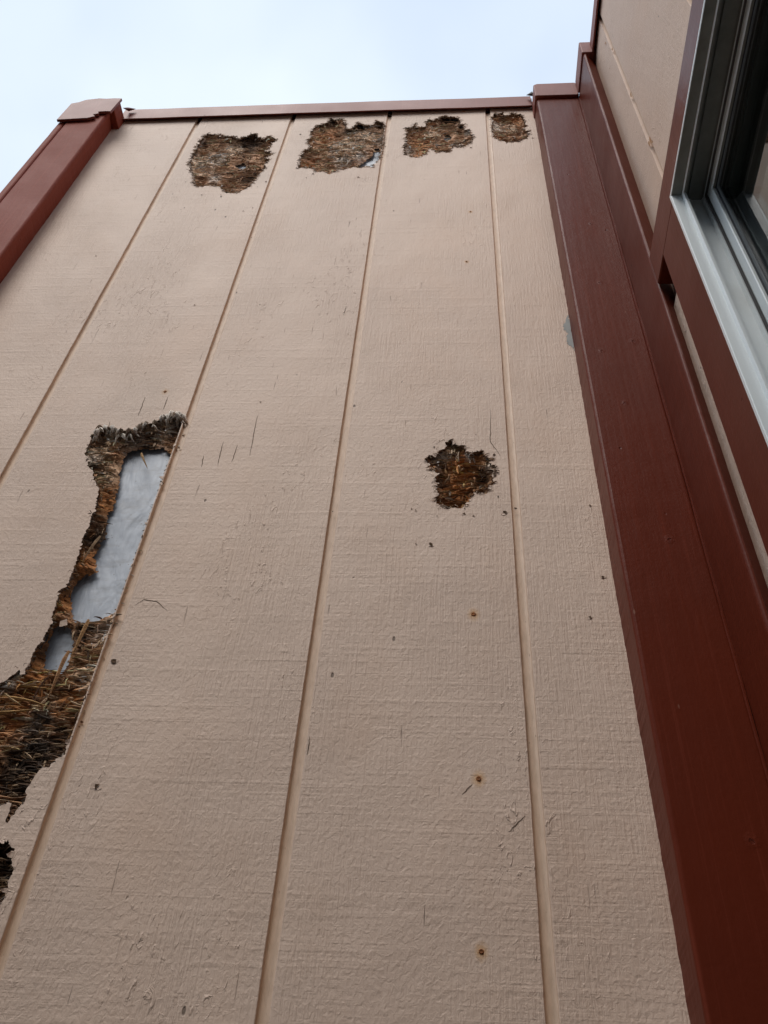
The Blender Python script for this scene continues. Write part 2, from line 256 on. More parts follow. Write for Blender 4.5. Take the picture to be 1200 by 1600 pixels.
def wrap_mat():
    m, nt, b = node_mat('house_wrap_film')
    v = N(nt, 'ShaderNodeTexVoronoi'); v.inputs['Scale'].default_value = 150.0
    nt.links.new(coords(nt, (1, 1, 1)), v.inputs['Vector'])
    s = math_(nt, 'MULTIPLY', remap(nt, v.outputs['Distance'], .17, .10), remap(nt, noise(nt, 60, (1,1,1), 1), .50, .54), True)
    w = noise(nt, 14, (1.6, 1, .6), 3, .55)
    col = mix(nt, remap(nt, w, .35, .65), (.48, .53, .61), (.36, .405, .48))
    gr_ = noise(nt, 1, (16, 1, 42), 5, .7)
    col = mix(nt, remap(nt, gr_, .50, .70, 0, .75), col, (.25, .255, .275))
    col = mix(nt, math_(nt, 'MULTIPLY', s, .6), col, (.14, .12, .12))
    nt.links.new(col, b.inputs['Base Color']); b.inputs['Roughness'].default_value = .5
    nt.links.new(bump(nt, math_(nt, 'ADD', w, math_(nt, 'MULTIPLY', noise(nt, 45, (1, 1, .4), 3, .6, .5), .35)), .9, .006), b.inputs['Normal'])
    return m
M['wrap'] = wrap_mat()
def vinyl_mat():
    m, nt, b = node_mat('white_vinyl')
    n = noise(nt, 25, (1,1,.3), 4, .6)
    d = noise(nt, 9, (1,1,.6), 4, .65)
    col = mix(nt, remap(nt, d, .55, .78, 0, .5), (.78, .83, .85), (.50, .50, .46))
    nt.links.new(col, b.inputs['Base Color']); b.inputs['Roughness'].default_value = .38
    nt.links.new(bump(nt, n, .2, .0006), b.inputs['Normal'])
    return m
M['vinyl'] = vinyl_mat()
M['black'] = flat_mat('black_rubber_seal', (.012, .014, .018), .6, .3)
M['pile'] = flat_mat('grey_pile_weatherstrip', (.11, .105, .105), .95, .1)
M['bead'] = flat_mat('dark_grey_glazing_bead', (.10, .115, .125), .35, .5)
def rust_mat():
    m, nt, b = node_mat('rusty_nail')
    n = noise(nt, 500, (1,1,1), 4, .7)
    nt.links.new(mix(nt, remap(nt, n, .35, .65), (.42, .15, .035), (.13, .045, .015)), b.inputs['Base Color'])
    b.inputs['Roughness'].default_value = .85
    nt.links.new(bump(nt, n, .8, .001), b.inputs['Normal'])
    return m
M['rust'] = rust_mat()
M['rust_halo'] = flat_mat('rust_stain_in_paint', (.46, .25, .12), .7, .2)
def glass_mat():
    m, nt, b = node_mat('window_glass')
    out = nt.nodes['Material Output']; nt.nodes.remove(b)
    ge = N(nt, 'ShaderNodeNewGeometry'); dt = N(nt, 'ShaderNodeVectorMath'); dt.operation = 'DOT_PRODUCT'
    nt.links.new(ge.outputs['Normal'], dt.inputs[0]); nt.links.new(ge.outputs['Incoming'], dt.inputs[1])
    c = math_(nt, 'SUBTRACT', 1.0, math_(nt, 'ABSOLUTE', dt.outputs['Value']))
    f = math_(nt, 'ADD', .045, math_(nt, 'MULTIPLY', .955, math_(nt, 'POWER', c, 5.0)))
    g = N(nt, 'ShaderNodeBsdfGlossy'); g.inputs['Roughness'].default_value = .015
    t = N(nt, 'ShaderNodeBsdfTransparent'); t.inputs['Color'].default_value = (.72, .78, .78, 1)
    ms = N(nt, 'ShaderNodeMixShader')
    nt.links.new(f, ms.inputs[0]); nt.links.new(t.outputs[0], ms.inputs[1]); nt.links.new(g.outputs[0], ms.inputs[2])
    nt.links.new(ms.outputs[0], out.inputs['Surface']); return m
M['glass'] = glass_mat()
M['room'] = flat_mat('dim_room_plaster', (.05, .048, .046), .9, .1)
M['roofing'] = flat_mat('grey_roofing', (.14, .14, .14), .9, .1)
def ground_mat():
    m, nt, b = node_mat('dry_gravel_soil')
    a = noise(nt, 3, (1,1,1), 5, .65); c = noise(nt, 70, (1,1,1), 4, .7)
    nt.links.new(mix(nt, remap(nt, math_(nt, 'MULTIPLY', a, c), .15, .36), (.035, .030, .024), (.10, .085, .07)), b.inputs['Base Color'])
    b.inputs['Roughness'].default_value = .95
    nt.links.new(bump(nt, c, .8, .01), b.inputs['Normal']); return m
M['ground'] = ground_mat()
M['shade_blocker'] = flat_mat('dark_blocker_boards', (.045, .038, .032), .85, .2)  # boards of the added, unseen light blocker
M['painted_shade'] = flat_mat('vinyl_with_painted_shade', (.27, .28, .255), .6, .3)  # darker vinyl: shade under the window head put into the colour
# ------------------------------------------------------------------ objects and parts
def link(name, me, mats, parent=None, label=None, kind=None):
    o = bpy.data.objects.new(name, me); COL.objects.link(o)
    for k in mats: me.materials.append(M[k])
    if parent is not None: o.parent = parent
    if label: o['label'] = label
    if kind: o['kind'] = kind
    return o
class MB:
    """collects polygons with a material index and, if wanted, a colour per vertex; y and x are metres, z is measured from the wall top"""
    def __init__(s): s.v = []; s.f = []; s.m = []; s.c = []
    def poly(s, pts, mi=0, col=None):
        b = len(s.v); s.v += [tuple(p) for p in pts]; s.f.append(tuple(range(b, b+len(pts)))); s.m.append(mi)
        s.c += [col or (1,1,1)]*len(pts)
    def add(s, vs, fs, mi=0, cols=None):
        b = len(s.v); s.v += [tuple(p) for p in vs]
        for f in fs: s.f.append(tuple(i+b for i in f)); s.m.append(mi)
        s.c += cols if cols is not None else [(1,1,1)]*len(vs)
    def box(s, x0, x1, y0, y1, z0, z1, mi=0):
        v = [(x,y,z) for x in (x0,x1) for y in (y0,y1) for z in (z0,z1)]
        s.add(v, [(0,1,3,2),(4,6,7,5),(0,4,5,1),(2,3,7,6),(0,2,6,4),(1,5,7,3)], mi)
    def build(s, name, mats, parent=None, label=None, kind=None, smooth=False, bevel=0, color=False, merge=False):
        me = bpy.data.meshes.new(name)
        me.from_pydata([(x, y, z+H) for x, y, z in s.v], [], s.f)
        me.polygons.foreach_set('material_index', s.m)
        if smooth: me.polygons.foreach_set('use_smooth', [True]*len(s.f))
        if color:
            at = me.color_attributes.new('Col', 'FLOAT_COLOR', 'POINT')
            at.data.foreach_set('color', [q for c in s.c for q in (c[0], c[1], c[2], 1.0)])
        me.update()
        if merge:
            bm = bmesh.new(); bm.from_mesh(me); bmesh.ops.remove_doubles(bm, verts=bm.verts, dist=1e-5); bm.to_mesh(me); bm.free()
        o = link(name, me, mats, parent, label, kind)
        if bevel:
            md = o.modifiers.new('bevel', 'BEVEL'); md.width = bevel; md.segments = 3; md.limit_method = 'ANGLE'
        return o
def vnoise(x, y, seed=0):
    x = np.asarray(x, float); y = np.asarray(y, float)
    xi = np.floor(x).astype(np.int64); yi = np.floor(y).astype(np.int64); fx = x-xi; fy = y-yi
    fx = fx*fx*(3-2*fx); fy = fy*fy*(3-2*fy)
    def h(a, b):
        n = (a*374761393 + b*668265263 + seed*1442695041) & 0x7fffffff
        n = ((n ^ (n >> 13))*1274126177) & 0x7fffffff
        return ((n ^ (n >> 16)) & 0xffff)/65535.0
    return (h(xi,yi)*(1-fx)+h(xi+1,yi)*fx)*(1-fy)+(h(xi,yi+1)*(1-fx)+h(xi+1,yi+1)*fx)*fy
def fbm(x, y, seed=0, oct=3):
    s = 0; a = .5; t = 0
    for i in range(oct): s = s+a*vnoise(x*2**i, y*2**i, seed+i); t += a; a *= .5
    return s/t
def inside(px, pz, poly):
    px = np.asarray(px); pz = np.asarray(pz); r = np.zeros(px.shape, bool); n = len(poly)
    for i in range(n):
        x0, z0 = poly[i]; x1, z1 = poly[(i+1) % n]
        if z0 == z1: continue
        c = ((z0 > pz) != (z1 > pz)) & (px < (x1-x0)*(pz-z0)/(z1-z0)+x0); r ^= c
    return r
def edge_dist(px, pz, poly):
    d = np.full(px.shape, 1e9); n = len(poly)
    for i in range(n):
        x0, z0 = poly[i]; x1, z1 = poly[(i+1) % n]; dx, dz = x1-x0, z1-z0; L = dx*dx+dz*dz+1e-12
        t = np.clip(((px-x0)*dx+(pz-z0)*dz)/L, 0, 1)
        d = np.minimum(d, np.hypot(px-x0-t*dx, pz-z0-t*dz))
    return d
def ragged(poly, step, amp, seed):
    """subdivide an outline and fray it"""
    out = []; n = len(poly); L = 0
    for i in range(n):
        x0, z0 = poly[i]; x1, z1 = poly[(i+1) % n]; l = math.hypot(x1-x0, z1-z0); k = max(1, int(l/step))
        nx, nz_ = ((z1-z0)/l, -(x1-x0)/l) if l > 0 else (0, 0)
        for j in range(k):
            t = j/k; s = L+l*t
            a = (float(fbm(s/.006, 3.3, seed, 2))-.5)*2.2+(float(vnoise(s/.0017, 9.1, seed+5))-.5)*1.1
            out.append((x0+(x1-x0)*t+nx*a*amp, z0+(z1-z0)*t+nz_*a*amp))
        L += l
    return out
def sheet(mb, outer, holes, place, mi=0, extra=None):
    """triangulate a flat sheet with holes; place(a, b) gives the 3-D point"""
    pts = [Vector(p) for p in outer]; ed = [(i, (i+1) % len(outer)) for i in range(len(outer))]
    for h in holes:
        b = len(pts); pts += [Vector(p) for p in h]; ed += [(b+i, b+(i+1) % len(h)) for i in range(len(h))]
    for p in (extra or []): pts.append(Vector(p))
    v, e, f, *_ = delaunay_2d_cdt(pts, ed, [], 0, 1e-7)
    vv = np.array([(p.x, p.y) for p in v]); ff = np.array([list(t) for t in f if len(t) == 3])
    c = vv[ff].mean(axis=1)
    keep = inside(c[:,0], c[:,1], outer)
    for h in holes: keep &= ~inside(c[:,0], c[:,1], h)
    mb.add([place(a, b) for a, b in vv], [tuple(int(i) for i in t) for t in ff[keep]], mi)
# ------------------------------------------------------------------ ground
g = MB(); n = 40
xs = np.concatenate([[-600, -60, -12], np.linspace(-6, 6, n), [12, 60, 600]])
vs = [(x, y, -H + .02*float(fbm(x*1.3+50, y*1.3+50, 3)) - .02) for x in xs for y in xs]
k = len(xs)
g.add(vs, [(i*k+j, (i+1)*k+j, (i+1)*k+j+1, i*k+j+1) for i in range(k-1) for j in range(k-1)])
gr = g.build('ground', ['ground'], kind='structure', smooth=True)

# added board block, unseen behind the camera, put in to shade the lower wall
blocker = bpy.data.objects.new('shade_blocker', None); COL.objects.link(blocker); blocker.location = (0, 0, 0)
blocker['label'] = 'added dark board block, unseen behind the camera, shades the lower wall'; blocker['category'] = 'shade_blocker'
mb = MB()
for i in range(44): mb.box(-4.5+i*.2, -4.5+i*.2+.194, -2.45-.012*(i % 2), -2.40-.012*(i % 2), -H, .90)
mb.build('blocker_boards', ['shade_blocker'], blocker)
mb = MB(); mb.box(-4.6, 4.4, -6.5, -2.33, .92, 1.0); mb.build('roof', ['shade_blocker'], blocker)  # lid of the added blocker
mb = MB(); mb.box(-4.5, 4.3, -6.3, -2.48, -H, .89); mb.build('body', ['shade_blocker'], blocker)

# ------------------------------------------------------------------ the house, one thing
house = bpy.data.objects.new('house', None); COL.objects.link(house)
house['label'] = 'cream grooved plywood house corner with red-brown trim, torn pecked holes and a white sliding window'
house['category'] = 'house'

GW = .0054          # half width of a groove
GD = .0040          # groove depth
PT = .0155          # plywood thickness
HO = {k: ([(x/1000, z/1000) for x, z in o], [[(x/1000, z/1000) for x, z in w] for w in ws],
          [(x/1000, z/1000, r/1000, t) for x, z, r, t in sp]) for k, (o, ws, sp) in HOLES.items()}
HO['E'][1][0][:] = [(x+(.0115 if (x > .150+(z+1.25)*.18) else 0), z) for x, z in HO['E'][1][0]]
HO['E'][2].extend([(x-.001, z, .011, 1) for x, z in HO['E'][0] if -1.37 < z < -1.10 and x > .155+(z+1.25)*.18])
RAG = {k: ragged(HO[k][0], .0013, .0016 if k in 'EG' else .0030 if k != 'F' else .0022, 20+i) for i, k in enumerate(HO)}
STRIP_OF = {'A': 1, 'B': 2, 'C': 3, 'D': 4, 'F': 3, 'E': 1, 'G': 1}
LIM = {k: ((i-1)*.2032+GW+.0012, i*.2032-GW-.0012) for k, i in STRIP_OF.items()}
LIM['D'] = (LIM['D'][0], .70)
RAG = {k: [(min(max(x, LIM[k][0]), LIM[k][1])+.0002*math.sin(j*2.1), z) for j, (x, z) in enumerate(v)] for k, v in RAG.items()}

# front wall skin: the boards between the grooves, the grooves and the torn edges are one sheet
fw = MB()
edges = [-.262] + [k*.2032 for k in range(4)] + [.80]
ZT, ZB = .036, -H+.03
def wob(z, s): return .0007*(float(fbm(z*9, s*7.7, 5))-.5)+.0004*(float(vnoise(z*120, s*3.1, 6))-.5)
for i in range(5):
    x0 = edges[i]+(GW if i else 0); x1 = edges[i+1]-(GW if i < 4 else 0)
    zs = np.linspace(ZT, -2.0, 260); 
    left = [(x0+wob(z, 2*i), float(z)) for z in zs]+[(x0, ZB)]; right = [(x1+wob(z, 2*i+1), float(z)) for z in zs]+[(x1, ZB)]
    outer = left + right[::-1]
    holes = [RAG[k] for k in RAG if STRIP_OF[k] == i]
    sheet(fw, outer, holes, lambda a, b: (a, 0.0, b), 0)
    for h in holes:                       # broken thickness of the face veneer
        m_ = len(h); vs = [(a, 0, b) for a, b in h]; cols = []
        cx = sum(p[0] for p in h)/m_; cz = sum(p[1] for p in h)/m_
        for q, (a, b) in enumerate(h):
            r = .0012*float(vnoise(q*.31, i*3.3, 8)); dx, dz = cx-a, cz-b; L = math.hypot(dx, dz)
            vs.append((a+dx/L*r, .0040, b+dz/L*r))
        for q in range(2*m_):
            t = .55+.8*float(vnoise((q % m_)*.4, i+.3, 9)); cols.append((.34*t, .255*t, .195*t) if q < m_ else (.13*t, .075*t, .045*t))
        fw.add(vs, [(q, (q+1) % m_, m_+(q+1) % m_, m_+q) for q in range(m_)], 2, cols)
    for side, pts in ((0, left), (1, right)):          # groove side walls, slightly rounded
        if (i == 0 and side == 0) or (i == 4 and side == 1): continue
        s = -1 if side == 0 else 1
        m_ = len(pts); ring = []
        for off, y in ((0, 0), (.0005, .0006), (.0011, GD)):
            ring += [(a+s*off, y, b) for a, b in pts]
        fs = [(q, q+1, m_+q+1, m_+q) for q in range(m_-1)] + [(m_+q, m_+q+1, 2*m_+q+1, 2*m_+q) for q in range(m_-1)]
        b0 = len(fs)//2
        fw.add(ring[:2*m_], [f for f in fs[:b0]], 0); q_ = [.80+.4*float(fbm(b*14, i*3.1+side, 9)) for a, b in pts]
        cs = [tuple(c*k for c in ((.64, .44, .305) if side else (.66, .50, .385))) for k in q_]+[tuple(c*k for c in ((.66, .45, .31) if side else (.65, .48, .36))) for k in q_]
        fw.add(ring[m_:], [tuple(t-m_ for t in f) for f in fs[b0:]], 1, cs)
for i in range(1, 5):                                   # groove floors, stopping short of the top so that a dark slot is left
    c = edges[i]; zs = np.linspace(-.012, -2.2, 300)
    vs = []; gc = []
    for z in list(zs)+[ZB]:
        d = .0004*float(fbm(z*60, i, 3)); e = .0006*(float(vnoise(z*35, i*2., 4))-.5)
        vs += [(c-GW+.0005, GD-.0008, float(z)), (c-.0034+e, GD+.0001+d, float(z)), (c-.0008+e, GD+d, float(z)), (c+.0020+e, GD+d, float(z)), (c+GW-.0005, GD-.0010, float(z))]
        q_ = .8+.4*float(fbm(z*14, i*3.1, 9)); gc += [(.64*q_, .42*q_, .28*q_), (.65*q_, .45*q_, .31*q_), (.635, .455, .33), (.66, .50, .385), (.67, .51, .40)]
    m_ = len(vs)//5
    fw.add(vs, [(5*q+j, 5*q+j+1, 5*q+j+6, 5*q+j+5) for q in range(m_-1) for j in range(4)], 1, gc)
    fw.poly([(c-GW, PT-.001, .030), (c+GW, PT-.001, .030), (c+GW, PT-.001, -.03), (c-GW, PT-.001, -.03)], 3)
rnd = random.Random(5)
def chip(mb, x, z, r, mi, y=-.0003, colr=(.10, .06, .035)):
    k = 9; el = rnd.uniform(.6, 1.6); an = rnd.uniform(0, 3.14); pts = []
    for j in range(k):
        a = 2*math.pi*j/k; rr = r*rnd.uniform(.45, 1.25); u, w = rr*math.cos(a)*el, rr*math.sin(a)
        pts.append((x+u*math.cos(an)-w*math.sin(an), y-rnd.uniform(0, .0004), z+u*math.sin(an)+w*math.cos(an)))
    c = (x, y+.0001, z); mb.add([c]+pts, [(0, 1+j, 1+(j+1) % k) for j in range(k)], mi, [colr]*(k+1))
for x, z, r in CHIPS:
    s = r*.00036*(1 if z < -.6 else 1.25)
    chip(fw, x, z, s*1.7, 0, -.0002); chip(fw, x, z, s, 2, -.0007)
for q in range(46):                                     # crumbs pecked out of the paint around the top holes
    k = rnd.choice('AAABBCDF'); o = HO[k][0]; a, b = rnd.choice(o)
    x, z = a+rnd.gauss(0, .012), b-(abs(rnd.gauss(.012, .016)) if k != 'F' else rnd.gauss(0, .016))
    if all(not inside(np.array([x]), np.array([z]), HO[h][0])[0] for h in HO) and z < -.008 and all(abs(x-e) > .008 for e in edges):
        chip(fw, x, z, rnd.uniform(.0006, .0021), 2, -.0005, (.12*rnd.uniform(.4, 1.3), .07, .045))
for cpts in CRACKS:                                     # open checks in the veneer
    P = [Vector(p) for p in cpts]; sub = []
    for a, b in zip(P[:-1], P[1:]):
        for j in range(8): sub.append(a.lerp(b, j/8))
    sub.append(P[-1]); m_ = len(sub); vs = []
    for j, p in enumerate(sub):
        w = .00034*math.sin(math.pi*(j+.3)/(m_-.4))+.00008; e = rnd.uniform(-.0005, .0005)
        d = (sub[min(j+1, m_-1)]-sub[max(j-1, 0)]).normalized(); nn = Vector((-d.y, d.x))
        vs += [(p.x+e+nn.x*w, -.00025, p.y+nn.y*w), (p.x+e-nn.x*w, -.00025, p.y-nn.y*w)]
    fw.add(vs, [(2*j, 2*j+1, 2*j+3, 2*j+2) for j in range(m_-1)], 4)
pts = ragged([(.703, -.800), (.6975, -.812), (.694, -.835), (.697, -.850), (.695, -.868), (.7, -.885), (.7035, -.893)], .0015, .003, 77)
sheet(fw, pts, [], lambda a, b: (a, -.0003, b), 5)
fw.build('wall_skin', ['cream', 'groove', 'wood', 'gap', 'check', 'scrape'], house,
         label='cream grooved plywood wall skin with pecked holes', color=True)

# house wrap behind the plywood
w = MB(); nx, nz = 90, 160; vs = []
for zz in np.linspace(.0, -2.4, nz):
    for xx in np.linspace(-.25, .80, nx):
        vs.append((float(xx), PT+.0012+.0022*float(fbm(xx*18, zz*11, 12)), float(zz)))
w.add(vs, [(j*nx+i, j*nx+i+1, (j+1)*nx+i+1, (j+1)*nx+i) for j in range(nz-1) for i in range(nx-1)])
w.build('house_wrap', ['wrap'], house, label='pale blue-grey house wrap showing through the torn plywood', smooth=True)
# wall framing body behind
w = MB(); w.box(-.245, .80, .026, .14, -H, -.004); w.build('wall_core', ['room'], house)

# ---- torn wood inside each hole
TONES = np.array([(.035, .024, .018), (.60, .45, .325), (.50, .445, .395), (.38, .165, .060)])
BASE = np.array((.31, .172, .095))
def tone_at(x, z, spots, seed):
    x = np.asarray(x, float); z = np.asarray(z, float)
    wx = x+.006*(fbm(x/.009, z/.009, seed)-.5)*2; wz = z+.012*(fbm(x/.012, z/.006, seed+3)-.5)*2
    col = np.ones(x.shape+(3,))*BASE
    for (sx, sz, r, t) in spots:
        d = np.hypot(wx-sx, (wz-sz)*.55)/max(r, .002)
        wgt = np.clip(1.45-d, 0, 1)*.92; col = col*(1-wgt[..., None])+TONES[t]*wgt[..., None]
    v = .30+.9*fbm(x/.020, z/.0022, seed+7)+.8*fbm(x/.030, z/.0048, seed+8)
    o = fbm(x/.012, z/.004, seed+9)[..., None]
    col = col*(1-.35*(o > .6))+np.array((.24, .13, .06))*.35*(o > .6)
    return col*v[..., None]
def torn_lining(key, res):
    o, wraps, spots = HO[key]; s = ord(key)*3
    xs_ = [p[0] for p in o]; zs_ = [p[1] for p in o]
    x = np.arange(min(xs_)-.004, max(xs_)+.004, res); z = np.arange(min(zs_)-.006, max(zs_)+.006, res*1.25)
    X, Z = np.meshgrid(x, z); Xj = X+(RNG.rand(*X.shape)-.5)*res*.5; Zj = Z+(RNG.rand(*X.shape)-.5)*res*.5
    din = edge_dist(X, Z, o); ins = inside(X, Z, o); sd = np.where(ins, din, -din)
    wd = np.full(X.shape, 1e3); inw = np.zeros(X.shape, bool)
    for wp in wraps:
        wr = ragged(wp, .0015, .0022, s+1); iw = inside(X, Z, wr); inw |= iw; wd = np.minimum(wd, np.where(iw, 0, edge_dist(X, Z, wp)))
    horiz = fbm(X/.018, Z/.03, s+20) > .30
    fib = np.where(horiz, fbm(X/.022, Z/.0017, s+1, 3), fbm(X/.0015, Z/.016, s+2, 3))
    ter = fbm(X/.030, Z/.014, s+4, 3); ter2 = fbm(X/.010, Z/.005, s+5, 3)
    dep = .0040+np.clip(sd, 0, .012)/.012*.0045
    dep = dep+(ter-.45)*.009+(ter2-.5)*.005+(fib-.5)*.0052
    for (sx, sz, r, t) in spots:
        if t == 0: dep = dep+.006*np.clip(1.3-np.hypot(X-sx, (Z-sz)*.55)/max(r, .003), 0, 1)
    dep = np.where(wd < .008, dep*(wd/.008)+(.0142-.002*fib)*(1-wd/.008), dep)
    dep = np.clip(dep, .0012, .0150)
    dep = np.where(sd < 0, np.maximum(dep, .0042), dep)
    col = tone_at(X, Z, spots, s)
    if key in 'ABCD':                      # these upper holes are older and more bleached
        g_ = col.mean(-1, keepdims=True); col = (col*.78+g_*.22)*1.55
    else: col = col*1.1
    nz_, nx_ = X.shape; idx = np.arange(nz_*nx_).reshape(nz_, nx_)
    keep = (sd > -.0035) & ~inw & (X > LIM[key][0]-.0008) & (X < LIM[key][1]+.0008); kf = keep[:-1,:-1] & keep[1:,:-1] & keep[:-1,1:] & keep[1:,1:]
    q = np.stack([idx[:-1,:-1], idx[:-1,1:], idx[1:,1:], idx[1:,:-1]], -1)[kf]
    used = np.unique(q); mp = np.full(nz_*nx_, -1); mp[used] = np.arange(len(used))
    V = np.stack([Xj.ravel(), dep.ravel(), Zj.ravel()], -1)[used]; C = col.reshape(-1, 3)[used]
    mb = MB(); mb.add([tuple(map(float, a)) for a in V], [tuple(int(mp[t]) for t in f) for f in q], 0, [tuple(map(float, c)) for c in C])
    def depth(px, pz):
        i = int(np.clip(round((pz-z[0])/(z[1]-z[0])), 0, nz_-1)); j = int(np.clip(round((px-x[0])/(x[1]-x[0])), 0, nx_-1))
        return float(dep[i, j]), bool(inw[i, j]), float(sd[i, j]), col[i, j], float(wd[i, j])
    return mb, depth
def sliver(mb, p, ang, L, wd_, y0, lift, curl, col, r, endlift=0.0):
    """a torn fibre: a tapering three-sided strip that lifts off the wood and curls"""
    segs = 6; vs = []; x, z = p; a = ang
    for j in range(segs+1):
        t = j/segs; ww = wd_*(1-t)**.6*(.55+.45*min(1, t*6))+.00010
        y = y0-lift*math.sin(math.pi*min(1, t*.9+.05))-endlift*t*t
        nx_, nz_ = -math.sin(a), math.cos(a)
        vs += [(x+nx_*ww, y, z+nz_*ww), (x-nx_*ww, y+.0001, z-nz_*ww), (x, y-ww*.9, z)]
        x += math.cos(a)*L/segs; z += math.sin(a)*L/segs; a += curl/segs+r.uniform(-.10, .10)
    fs = []
    for j in range(segs):
        b = 3*j; fs += [(b, b+3, b+5, b+2), (b+2, b+5, b+4, b+1), (b+1, b+4, b+3, b)]
    mb.add(vs, fs, 0, [tuple(col)]*len(vs))
def long_bits(cv):
    """curled strips of face veneer across the head of the long opening, splinters crossing the wrap, a loose flake"""
    r = random.Random(3); head = HO['E'][0][:12]
    for j in range(80):
        u = r.uniform(0, len(head)-1.001); i = int(u); t = u-i
        x = head[i][0]*(1-t)+head[i+1][0]*t; z = head[i][1]*(1-t)+head[i+1][1]*t
        g = r.random(); k = r.uniform(.55, 1.25)
        c = [v*k for v in ((.78, .74, .69) if g < .55 else (.34, .27, .21) if g < .85 else (.14, .09, .06))]
        back = r.random() < .55
        sliver(cv, (x, z+(.0015 if back else -.004)), -math.pi/2+r.gauss(.12, .3), r.uniform(.008, .018), r.uniform(.0016, .0042), -.0002 if back else .003, r.uniform(.001, .0045), r.gauss(0, .6), c, r, r.uniform(-.010, .002))
    for p, ang, L, w_, c in (((.145, -1.24), -1.75, .045, .0022, (.36, .25, .16)), ((.128, -1.26), -1.8, .05, .0014, (.30, .20, .13)),
                             ((.168, -1.36), -1.55, .055, .0026, (.36, .21, .10)), ((.160, -1.40), -1.62, .060, .0026, (.36, .20, .10)), ((.150, -1.43), -1.85, .04, .0014, (.10, .05, .03)),
                             ((.155, -1.095), -1.2, .035, .0016, (.38, .25, .13)), ((.115, -1.44), -.2, .045, .0018, (.42, .26, .11)),
                             ((.105, -1.455), -.12, .06, .0022, (.44, .27, .12)), ((.100, -1.475), .06, .055, .0024, (.46, .29, .13)), ((.11, -1.45), -.55, .03, .0018, (.46, .34, .20))):
        sliver(cv, p, ang, L, w_, .0075, .003, r.gauss(0, .15), c, r, .001)
    x, z = .1445, -1.3665
    cv.add([(x-.004, .004, z+.002), (x+.003, .003, z+.004), (x+.005, .004, z-.003), (x-.003, .005, z-.005), (x, .006, z)], [(0,1,2,3), (0,3,4), (1,4,2), (0,4,1), (2,4,3)], 1)
